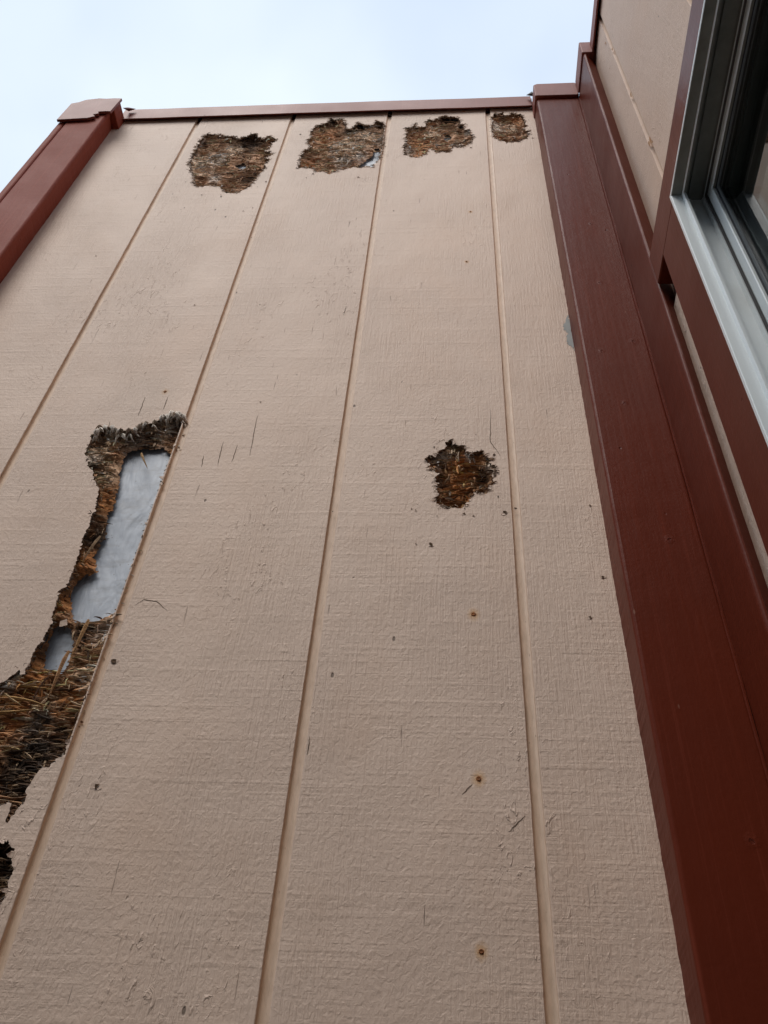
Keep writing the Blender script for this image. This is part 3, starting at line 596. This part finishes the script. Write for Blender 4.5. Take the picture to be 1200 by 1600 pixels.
def hole(key, res, nsl, label, scale=1.0, wsc=1.0):
    r = random.Random(ord(key)); o, wraps, spots = HO[key]
    mb, depth = torn_lining(key, res)
    root = mb.build('torn_wood', ['wood'], house, label=label, color=True, smooth=True)
    sl = MB(); xs_ = [p[0] for p in o]; zs_ = [p[1] for p in o]; made = 0; guard = 0
    while made < nsl and guard < nsl*30:
        guard += 1
        x, z = r.uniform(min(xs_), max(xs_)), r.uniform(min(zs_), max(zs_))
        d, w_, sd, c, wd_ = depth(x, z)
        if sd < .001 or w_: continue
        if wd_ < .010 and r.random() < .4: continue
        hz = r.random() < .76; ang = (r.gauss(0, .16) if hz else r.gauss(-math.pi/2, .3)) + (math.pi if hz and r.random() < .5 else 0)
        L = r.uniform(.006, .026)*scale*(1 if hz else .7)
        d2, w2, sd2, *_ = depth(x+math.cos(ang)*L, z+math.sin(ang)*L)
        if sd2 < -.002: L *= .4
        if w2 and r.random() < .75: continue
        k = r.choice((.25, .5, .8, 1.0, 1.3, 1.8, 2.3)); cc = [min(.6, q*k+.008) for q in c]
        if r.random() < .20:
            u_ = r.uniform(.6, 1.25); cc = [q*u_ for q in (.50, .37, .25)]
        sliver(sl, (x, z), ang, L, r.choice((.0003, .0005, .0007, .0010, .0016))*wsc, d-.0002, r.uniform(.0003, .0030)*scale, r.gauss(0, .22), cc, r, r.uniform(-.001, .003))
        made += 1
    if key in 'ABCDF':
        n_sh = 0
        while n_sh < {'A': 60, 'B': 80, 'C': 50, 'D': 30, 'F': 35}[key]:      # broad pale shreds of veneer
            x, z = r.uniform(min(xs_), max(xs_)), r.uniform(min(zs_), max(zs_)); d, w_, sd, c, wd_ = depth(x, z); n_sh += 1
            if sd < .003 or w_: continue
            k = r.uniform(.55, 1.2); cc = [v*k for v in r.choice(((.62, .48, .35), (.70, .60, .50), (.52, .34, .20)))]
            if key == 'F': cc = [v*.6 for v in cc]
            ang = r.gauss(0, .2) if r.random() < .75 else r.gauss(-1.5, .3)
            sliver(sl, (x, z), ang, r.uniform(.006, .018)*scale, r.uniform(.0008, .0022), d-.0008, r.uniform(.0005, .003), r.gauss(0, .4), cc, r, .001)
        for (sx, sz, rr_, t_) in spots:                                          # combs of upright pale fibres
            if t_ != 1: continue
            for q in range(14):
                x = sx+(q-7)*.0022*r.uniform(.8, 1.2); z = sz+r.uniform(-.004, .010); d, w_, sd, c, wd_ = depth(x, z)
                if sd < .002 or w_: continue
                k = r.uniform(.7, 1.2)
                sliver(sl, (x, z), -math.pi/2+r.gauss(0, .12), r.uniform(.010, .022), r.uniform(.0006, .0012), d-.001, r.uniform(.001, .003), r.gauss(0, .3), [v*k for v in (.66, .54, .42)], r, .001)
    rg = RAG[key]; m_ = len(rg)
    for q in range(0, m_):                                # bristles and bits along the broken edge
        if r.random() > .62: continue
        a, b = rg[q]
        if key == 'E' and a > LIM[key][1]-.0006 and r.random() < .7: continue
        a, b = rg[q]; a2, b2 = rg[(q+3) % m_]; ex, ez = a2-a, b2-b; le = math.hypot(ex, ez) or 1
        nx_, nz_ = -ez/le, ex/le
        if not inside(np.array([a+nx_*.003]), np.array([b+nz_*.003]), o)[0]: nx_, nz_ = -nx_, -nz_
        ang = math.atan2(nz_, nx_)
        if abs(nx_) > abs(nz_): ang += r.gauss(0, .45)
        else: ang += r.gauss(0, .35)
        g_ = r.random(); t = r.uniform(.35, 1.25)
        c = depth(a+nx_*.003, b+nz_*.003)[3]
        cc = [q_*t for q_ in ((.30, .26, .225) if g_ < .3 else (.34, .235, .15) if g_ < .5 else tuple(min(.5, 1.2*v+.01) for v in c))]
        sliver(sl, (a-nx_*.0015, b-nz_*.0015), ang, r.uniform(.0025, .0095)*scale, r.choice((.0003, .0005, .0008, .0012)), r.uniform(.0008, .0035), r.uniform(0, .0012), r.gauss(0, .7), cc, r, r.uniform(-.004, .003))
        if key in 'ABCDF' and r.random() < (.5 if key != 'F' else .3):           # frayed ends standing on the paint line
            t2 = r.uniform(.3, 1.3); sliver(sl, (a+nx_*.0015, b+nz_*.0015), (0 if nx_ < 0 else math.pi)+r.gauss(0, .5), r.uniform(.003, .0085), r.choice((.0004, .0007, .0011)), -.0003, r.uniform(.0003, .0012), r.gauss(0, .5), tuple(v*t2 for v in r.choice(((.50, .37, .26), (.60, .50, .40), (.20, .12, .07)))), r)
        if r.random() < .03:                               # a few fibres stick out over the paint
            sliver(sl, (a, b), r.uniform(0, 6.28), r.uniform(.003, .007)*scale, .0004, -.0006, .003, r.gauss(0, 1), (.16*t, .10*t, .065*t), r, .002)
    fl = sl
    for q in range(0, m_, 2):                              # peeled paint flakes still hanging on the rim
        if r.random() > (.07 if key == 'E' else .22): continue
        a, b = rg[q]; a2, b2 = rg[(q+r.choice((2, 3, 4))) % m_]
        ex, ez = a2-a, b2-b; le = math.hypot(ex, ez) or 1; nx_, nz_ = -ez/le, ex/le
        if not inside(np.array([a+nx_*.003]), np.array([b+nz_*.003]), o)[0]: nx_, nz_ = -nx_, -nz_
        D_ = r.uniform(.0012, .0048)*scale; up = r.uniform(-.0030, .0022); j = lambda s=.0006: r.uniform(-s, s)
        p0 = (a-nx_*.0008, -.0002, b-nz_*.0008); p1 = (a2-nx_*.0008, -.0002, b2-nz_*.0008)
        mx_, mz_ = (a+a2)/2, (b+b2)/2
        p2 = (mx_+(a2-mx_)*.8+nx_*D_*.5+j(), up*.4-.0002, mz_+(b2-mz_)*.8+nz_*D_*.5+j()); p3 = (mx_+(a-mx_)*.8+nx_*D_*.5+j(), up*.4-.0002, mz_+(b-mz_)*.8+nz_*D_*.5+j())
        p4 = (mx_+nx_*D_+j(), up-.0002, mz_+nz_*D_+j())
        T_ = .0006; top = [p0, p1, p2, p4, p3]; bk = [(x_, y_+T_, z_) for x_, y_, z_ in top]
        fl.add(top+bk, [(0,1,2,4), (4,2,3)], 1); fl.add(top+bk, [(5,9,7,6), (9,8,7), (0,5,6,1), (1,6,7,2), (2,7,8,3), (3,8,9,4), (4,9,5,0)], 0, [(.20,.16,.125)]*10)
    if key == 'E': long_bits(sl)
    sl.build('splinters', ['wood', 'cream'], root, color=True)
    return root
hole('A', .0011, 620, 'ragged four-cornered hole of torn brown and grey wood, leftmost of the four along the wall top', 1.0, 1.5)
hole('B', .0011, 620, 'largest ragged hole along the wall top, brown horizontal fibres with a pale patch at its lower right', 1.0, 1.5)
hole('C', .0011, 380, 'ragged hole of torn brown wood along the wall top, third from the left', 1.0, 1.5)
hole('D', .0010, 240, 'smallest ragged hole along the wall top, beside the red-brown corner board', .8, 1.4)
hole('F', .0008, 420, 'star-shaped pecked hole of brown fibres in the middle of the wall', .9)
hole('E', .0012, 1700, 'long torn opening down the left of the wall with blue-grey wrap showing inside', .8, 1.15)
hole('G', .0012, 160, 'dark torn hole at the lower left edge')

# nail heads with rust bleeding into the paint
for i, (x, z, s) in enumerate(NAILS):
    nb = MB(); rr = .0011+.0004*s; k = 14
    ring = lambda rad, y, j_: [(x+rad*math.cos(2*math.pi*q/k)*rnd.uniform(1-j_, 1+j_), y, z+rad*math.sin(2*math.pi*q/k)*rnd.uniform(1-j_, 1+j_)) for q in range(k)]
    v = ring(rr*1.0, -.0002, .15)+ring(rr*.75, -.0008, .10)+ring(rr*.4, -.0005, .2)+[(x, -.0004, z)]
    nb.add(v, [(q, (q+1) % k, k+(q+1) % k, k+q) for q in range(k)], 0)
    nb.add(v, [(k+q, k+(q+1) % k, 2*k+(q+1) % k, 2*k+q) for q in range(k)]+[(2*k+q, 2*k+(q+1) % k, 3*k) for q in range(k)], 0)
    nb.build('nail_head', ['rust', 'rust_halo'], house)

# ------------------------------------------------------------------ trim boards
def swept(name, prof, z0, z1, mats, label=None, amp=.0006, base=(), seed=1, n=260, axis='z', mi=0, parent=None, capends=True, pos=None):
    """sweep a closed outline (list of (u, v)) along z or along y, with a little waviness; points listed in 'base' get a rough paint line"""
    mb = MB(); m_ = len(prof); vs = []
    for j in range(n+1):
        t = z0+(z1-z0)*j/n
        for q, (u, v) in enumerate(prof):
            e = amp*(float(fbm(t*5, seed*3.3, seed))-.5)*1.5; e2 = amp*.7*(float(fbm(t*30, seed*2.1+q*.2, seed+2))-.5)
            if q in base: e2 += .0011*(float(fbm(t*140, seed*1.3, seed+4))-.5)+.0014*max(0, float(vnoise(t*45, seed*5.3, seed+6))-.75)
            vs.append((u+e+e2, v+e2*.6, t) if axis == 'z' else (u+e2*.5, t, v+e+e2))
    fs = [(j*m_+q, j*m_+(q+1) % m_, (j+1)*m_+(q+1) % m_, (j+1)*m_+q) for j in range(n) for q in range(m_)]
    mb.add(vs, fs, mi); mb.add(vs[:m_], [tuple(range(m_))], mi); mb.add(vs[-m_:], [tuple(range(m_))[::-1]], mi)
    return mb.build(name, mats, parent or house, label=label, smooth=False, merge=True)
def rounded(x0, x1, yf, yb, r=.003, bl=None, br=None):
    """board section: back edge at yb, face at yf, arrises rounded"""
    s = 1 if yf < yb else -1; a = [(x0 if bl is None else bl, yb)]
    for i in range(5):
        t = math.pi/2*i/4; a.append((x0+r-r*math.cos(t), yf+s*(r-r*math.sin(t))))
    for i in range(5):
        t = math.pi/2*i/4; a.append((x1-r+r*math.sin(t), yf+s*(r-r*math.cos(t))))
    a.append((x1 if br is None else br, yb)); return a
XF, XS = .788, .812
swept('corner_board', rounded(.7045, .7878, -.038, .0012, .0035, bl=.7030), -H+.03, -.052, ['brown'], 'wide red-brown corner board on the front wall, darkest towards the ground', base=(0,), seed=2, n=700)
pr = [(.8135, -.0395), (XF, -.0395)] + [(XF+.0038-.0038*math.cos(t), -.1185+.0038-.0038*math.sin(t)) for t in [math.pi/2*i/4 for i in range(5)]] + [(XS+.0012, -.1010)]
swept('corner_board', pr, -H+.03, -.052, ['brown'], 'narrow red-brown board round the inner corner, on the window wall', base=(len(pr)-1,), seed=5, n=700)
swept('corner_board', rounded(-.2505, -.1745, -.038, .0012, .005, br=-.1800), -H+.03, -.045, ['brown_weathered'], 'weathered red-brown board at the far left outer corner', base=(len(rounded(0,1,0,1))-1,), seed=9, n=500)
swept('corner_board', rounded(-.2670, -.2520, -.0375, .060, .005), -H+.03, -.045, ['brown_weathered'], 'edge of the side board lapping the outer corner', seed=12, n=400)
cb = [(XF-.0008+.0015*math.cos(a), -.0385+.0015*math.sin(a)) for a in [2*math.pi*i/6 for i in range(6)]]
swept('caulk_line', cb, -2.4, -.055, ['brown'], None, amp=.0010, seed=17, n=600)

# ---- metal roof edge and its caps
def slab(name, poly, y0, y1, mats, label=None, bevel=.0012, noise_=0):
    mb = MB(); k = len(poly); a = [(x, y0, z) for x, z in poly]; b = [(x, y1, z) for x, z in poly]
    mb.add(a+b, [tuple(range(k)), tuple(range(2*k-1, k-1, -1))]+[(q, q+k, (q+1) % k+k, (q+1) % k) for q in range(k)])
    return mb.build(name, mats, house, label=label, bevel=bevel)
prf = [(y+.0142, z+(.038 if y < .1 else 0)) for y, z in [(-.0220, -.0440), (-.0232, -.0465), (-.0206, -.0460), (-.0200, -.0430), (-.0203, .0070), (-.0185, .0082), (.30, -.0150), (.30, -.0130), (-.0200, .0102), (-.0222, .0080)]]
mb = MB(); vs = []; m_ = len(prf)
for j in range(161):
    x = -.172+(.872)*j/160; e = .0016*(float(fbm(x*5, 1, 31))-.5); e3 = .0012*(float(fbm(x*22, 2, 32))-.5)
    vs += [(x, y+e, z+e3) for y, z in prf]
mb.add(vs, [(j*m_+q, j*m_+(q+1) % m_, (j+1)*m_+(q+1) % m_, (j+1)*m_+q) for j in range(160) for q in range(m_)])
mb.add(vs[:m_], [tuple(range(m_))]); mb.add(vs[-m_:], [tuple(range(m_))[::-1]])
mb.build('roof_edge', ['brown_metal'], house, label='straight red-brown metal roof edge over the front wall', merge=True)
mb = MB(); mb.box(-.172, .702, -.0055, -.0006, .0060, .0400)
mb.build('roof_edge_batten', ['brown'], house)
# the same edge over the window wall
prs = [(.8050, -.0780), (.8036, -.0800), (.8066, -.0798), (.8066, -.0300), (1.3, -.0300), (1.3, -.0282), (.8060, -.0280), (.8048, -.0300)]
prs = [(x, z+.02) for x, z in prs]
swept('roof_edge', prs, -.112, -2.6, ['brown_metal'], 'red-brown metal roof edge over the window wall', axis='y', amp=.0006, seed=21, n=80)
slab('trim_cap', [(.7010, -.0575), (.7850, -.0590), (.7875, -.0540), (.7875, .0060), (.7840, .0100), (.708, .0095), (.7010, .0030)], -.0445, .010, ['brown_metal'], 'folded metal cap over the wide corner board', .002)
mb = MB(); mb.box(.7852, .8200, -.1210, -.0455, -.0560, .0055)
mb.build('trim_cap', ['brown_metal'], house, label='small folded metal cap over the narrow corner board', bevel=.002)
slab('trim_cap', [(-.2660, -.1030), (-.2030, -.0990), (-.1890, -.0900), (-.1960, -.0800), (-.1860, -.0760), (-.1890, -.0660), (-.1760, -.0640), (-.1640, -.0660), (-.1600, .0080), (-.1760, .0105), (-.1950, .0095), (-.2100, .0130), (-.2380, .0070), (-.2500, -.0060), (-.2640, -.0120)], -.0450, -.0395, ['brown_metal'], 'bent and torn metal cap on the far left outer corner', .001)
mb = MB(); mb.box(-.2630, -.1640, -.0393, .12, -.043, .0050); mb.build('trim_cap_filler', ['brown_weathered'], house, bevel=.002)
mb = MB(); mb.add([(-.163, -.026, .006), (-.160, -.020, .026), (-.156, -.018, .030), (-.144, -.013, .0352), (-.160, -.010, .0302)], [(0, 1, 2), (0, 2, 3), (0, 3, 4), (0, 4, 1), (1, 4, 2), (2, 4, 3)])
mb.build('sealant_blob', ['brown'], house, label='dark sealant lump beside the bent left cap')
mb = MB(); mb.add([(.702, -.026, .012), (.7015, -.024, .027), (.690, -.014, .0345), (.705, -.012, .032)], [(0,1,2), (0,1,3), (1,2,3), (0,2,3)])
mb.build('sealant_blob', ['black'], house, label='dark sealant lump beside the wide right cap')

# ------------------------------------------------------------------ window wall
WY0, WZ0 = -.2347, -.9425         # near corner of the window frame
WY1, WZ1 = -1.45, -2.05
sw = MB(); gy = [.0, -.182, -.385, -.588, -.791, -.994, -1.197, -1.400, -1.603, -2.6]
for i in range(len(gy)-1):
    a, b = gy[i]-(GW if i else 0), gy[i+1]+(GW if i < len(gy)-2 else 0)
    zs = np.linspace(-.012, -H+.03, 120)
    outer = [(a+wob(z, 30+i), float(z)) for z in zs]+[(b+wob(z, 50+i), float(z)) for z in zs][::-1]
    # cut the window opening out of each strip
    lo, hi = max(b, WY1-.012), min(a, WY0+.012)
    if lo < hi:
        top = [(a, -.012), (a, WZ0+.012), (b, WZ0+.012), (b, -.012)] if (hi >= a-1e-6 and lo <= b+1e-6) else None
        if top:
            sheet(sw, top, [], lambda p, q: (XS, p, q)); sheet(sw, [(a, WZ1), (a, -H+.03), (b, -H+.03), (b, WZ1)], [], lambda p, q: (XS, p, q))
        else:
            for (u0, u1, t0, t1) in ((a, b, -.012, WZ0+.012), (a, b, WZ1, -H+.03)): sheet(sw, [(u0, t0), (u0, t1), (u1, t1), (u1, t0)], [], lambda p, q: (XS, p, q))
            if hi < a-1e-6: sheet(sw, [(a, WZ0+.012), (a, WZ1), (hi, WZ1), (hi, WZ0+.012)], [], lambda p, q: (XS, p, q))
            if lo > b+1e-6: sheet(sw, [(lo, WZ0+.012), (lo, WZ1), (b, WZ1), (b, WZ0+.012)], [], lambda p, q: (XS, p, q))
    else:
        sheet(sw, outer, [], lambda p, q: (XS, p, q))
for i in range(1, len(gy)-1):
    c = gy[i]; rng_ = [(-.022, WZ0+.012), (WZ1, -H+.03)] if WY1-.012 < c < WY0+.012 else [(-.022, -H+.03)]
    for t0, t1 in rng_:
        zs = np.linspace(t0, t1, 90)
        vs = []
        for z in zs: vs += [(XS, c+GW, float(z)), (XS+GD, c+GW-.001, float(z)), (XS+GD+.0003, c, float(z)), (XS+GD, c-GW+.001, float(z)), (XS, c-GW, float(z))]
        sw.add(vs, [(5*q+0, 5*q+1, 5*q+6, 5*q+5) for q in range(89)]+[(5*q+3, 5*q+4, 5*q+9, 5*q+8) for q in range(89)], 0)
        sw.add(vs, [(5*q+1, 5*q+2, 5*q+7, 5*q+6) for q in range(89)]+[(5*q+2, 5*q+3, 5*q+8, 5*q+7) for q in range(89)], 1, [(.60, .44, .315)]*len(vs))
    sw.poly([(XS+.014, c+GW, .0), (XS+.014, c-GW, .0), (XS+.014, c-GW, -.05), (XS+.014, c+GW, -.05)], 2)
for (y, z, s_) in ((-.168, -.165, .0022), (-.182, -.245, .0018), (-.184, -.28, .0012), (-.1805, -.245, .002), (-.183, -.47, .003), (-.186, -.66, .004), (-.180, -.655, .003), (-.190, -.67, .002), (-.149, -.24, .001)):
    k = 8; pts = [(XS-.0004-rnd.uniform(0, .0004), y+s_*rnd.uniform(.5, 1.2)*math.cos(2*math.pi*j/k), z+3.2*s_*rnd.uniform(.5, 1.2)*math.sin(2*math.pi*j/k)) for j in range(k)]
    sw.poly(pts, 3)
sw.build('wall_skin', ['cream_side', 'groove', 'gap', 'rust_halo'], house, label='cream grooved plywood skin of the window wall', color=True)
mb = MB(); mb.box(XS+.0145, XS+.10, -2.6, -1.46, -H, -.02); mb.box(XS+.0145, XS+.10, -.24, .02, -H, -.02)
mb.box(XS+.0145, XS+.10, -1.46, -.24, -H, -2.06); mb.box(XS+.0145, XS+.10, -1.46, -.24, -.93, -.02)
mb.build('wall_core', ['room'], house)
# room behind the window
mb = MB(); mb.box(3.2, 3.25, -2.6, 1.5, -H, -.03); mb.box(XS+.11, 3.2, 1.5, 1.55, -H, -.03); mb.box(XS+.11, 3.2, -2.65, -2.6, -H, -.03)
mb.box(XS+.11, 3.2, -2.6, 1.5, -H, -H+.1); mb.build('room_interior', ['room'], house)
mb = MB(); mb.box(XS+.02, 3.4, -2.62, 3.0, -.026, -.014); mb.box(-.24, XS+.01, .14, 3.0, -.026, -.0145); mb.build('roof', ['roofing'], house)

# ---- window trim
JL, HT = -.1605, -.8685
swept('window_trim', [(.8116, -.9350), (.7890, -.9345), (.7872, -.9330), (.7870, -.8700), (.7885, HT), (.8116, HT)], -.1225, -1.56, ['brown'], 'red-brown head trim board above the window', axis='y', amp=.0006, seed=41, n=120)
swept('window_trim', [(.8116, JL), (.7890, JL), (.7870, JL-.0020), (.7870, -.2270), (.7880, -.2278), (.8116, -.2278)], -2.16, -.9360, ['brown'], 'red-brown trim board down the near side of the window', amp=.0005, base=(0,), seed=43, n=300)
swept('window_trim', [(.8116, WY1-.06), (.7870, WY1-.06), (.7870, WY1+.002), (.8116, WY1+.002)], -2.16, -.9360, ['brown'], 'red-brown trim board on the far side of the window', seed=45, n=60)
swept('window_trim', [(.8116, WZ1-.075), (.7868, WZ1-.075), (.7868, WZ1+.002), (.8116, WZ1+.002)], -.238, -1.449, ['brown'], 'red-brown board under the window', axis='y', seed=47, n=60)

mb = MB(); n_ = 160; vs = []
for j in range(n_+1):
    z = -.965-1.2*j/n_; e = .0016*(float(fbm(z*40, 3, 61))-.5); e2 = .002*(float(vnoise(z*90, 5, 62))-.5)
    vs += [(.812, -.1035, z), (.8030+e*.4, -.1040+e, z), (.8030, -.1450, z), (.812, -.1590, z)]
mb.add(vs, [(4*q+j, 4*q+j+1, 4*q+j+5, 4*q+j+4) for q in range(n_) for j in range(3)], 0)
mb.build('filler_strip', ['cream_side'], house, label='thin cream strip left between the corner board and the window trim')

# ---- the window: frame, sash, seals, glass
win = bpy.data.objects.new('window', None); COL.objects.link(win); win.parent = house; win['label'] = 'white vinyl sliding window with dark glass'
def ring_part(name, segs, mats, label=None, bevel=0):
    """segs: polylines of (inset, x) swept round the opening and mitred at the four corners"""
    mb = MB()
    for (poly, mi) in segs:
        for (s0, x0), (s1, x1) in zip(poly[:-1], poly[1:]):
            c = lambda s, x: [(x, WY0-s, WZ0-s), (x, WY1+s, WZ0-s), (x, WY1+s, WZ1+s), (x, WY0-s, WZ1+s)]
            A, B_ = c(s0, x0), c(s1, x1)
            for q in range(4): mb.poly([A[q], A[(q+1) % 4], B_[(q+1) % 4], B_[q]], 1 if (len(mats) > 1 and q == 0 and abs(x1-x0) > abs(s1-s0)*1.2 and s0 > .003) or (len(mats) > 1 and q == 0 and min(s0, s1) < -.001 and x0 > .79) else mi)  # head undersides and channel take the vinyl with shade painted in
    return mb.build(name, mats, win, label=label, merge=True, bevel=bevel)
ring_part('frame', [([(-.0085, .7885), (0, .7885), (0, .7816), (.0006, .7810), (.0042, .7810), (.0048, .7816), (.0050, .7925), (.0098, .7925), (.0104, .7930), (.0104, .7955), (-.006, .7958), (-.006, .8018), (-.0035, .8022), (-.0035, .8060), (-.006, .8064), (-.006, .8180), (.0005, .8180), (.0012, .8185), (.0012, .8260)], 0)], ['vinyl', 'painted_shade'])
ring_part('weatherstrip', [([(.0012, .8202), (.0024, .8188), (.0036, .8192), (.0048, .8206)], 0)], ['pile'])
ring_part('sash', [([(.0049, .8260), (.0049, .8213), (.0058, .8205), (.0172, .8205), (.0180, .8213), (.0180, .8238)], 0)], ['vinyl', 'painted_shade'])
ring_part('glass_seal', [([(.0180, .8238), (.0205, .8236), (.0206, .8242)], 0)], ['black'])
ring_part('glazing_bead', [([(.0206, .8242), (.0236, .8246), (.0240, .8258)], 0)], ['bead'])
mb = MB(); s = .0225
for x in (.8256, .8296): mb.poly([(x, WY0-s, WZ0-s), (x, WY1+s, WZ0-s), (x, WY1+s, WZ1+s), (x, WY0-s, WZ1+s)])
mb.build('glass_pane', ['glass'], win)
mb = MB(); mb.box(.796, .824, -.86, -.82, WZ1+.01, WZ0-.01); mb.build('sash_stile', ['vinyl'], win, bevel=.002)
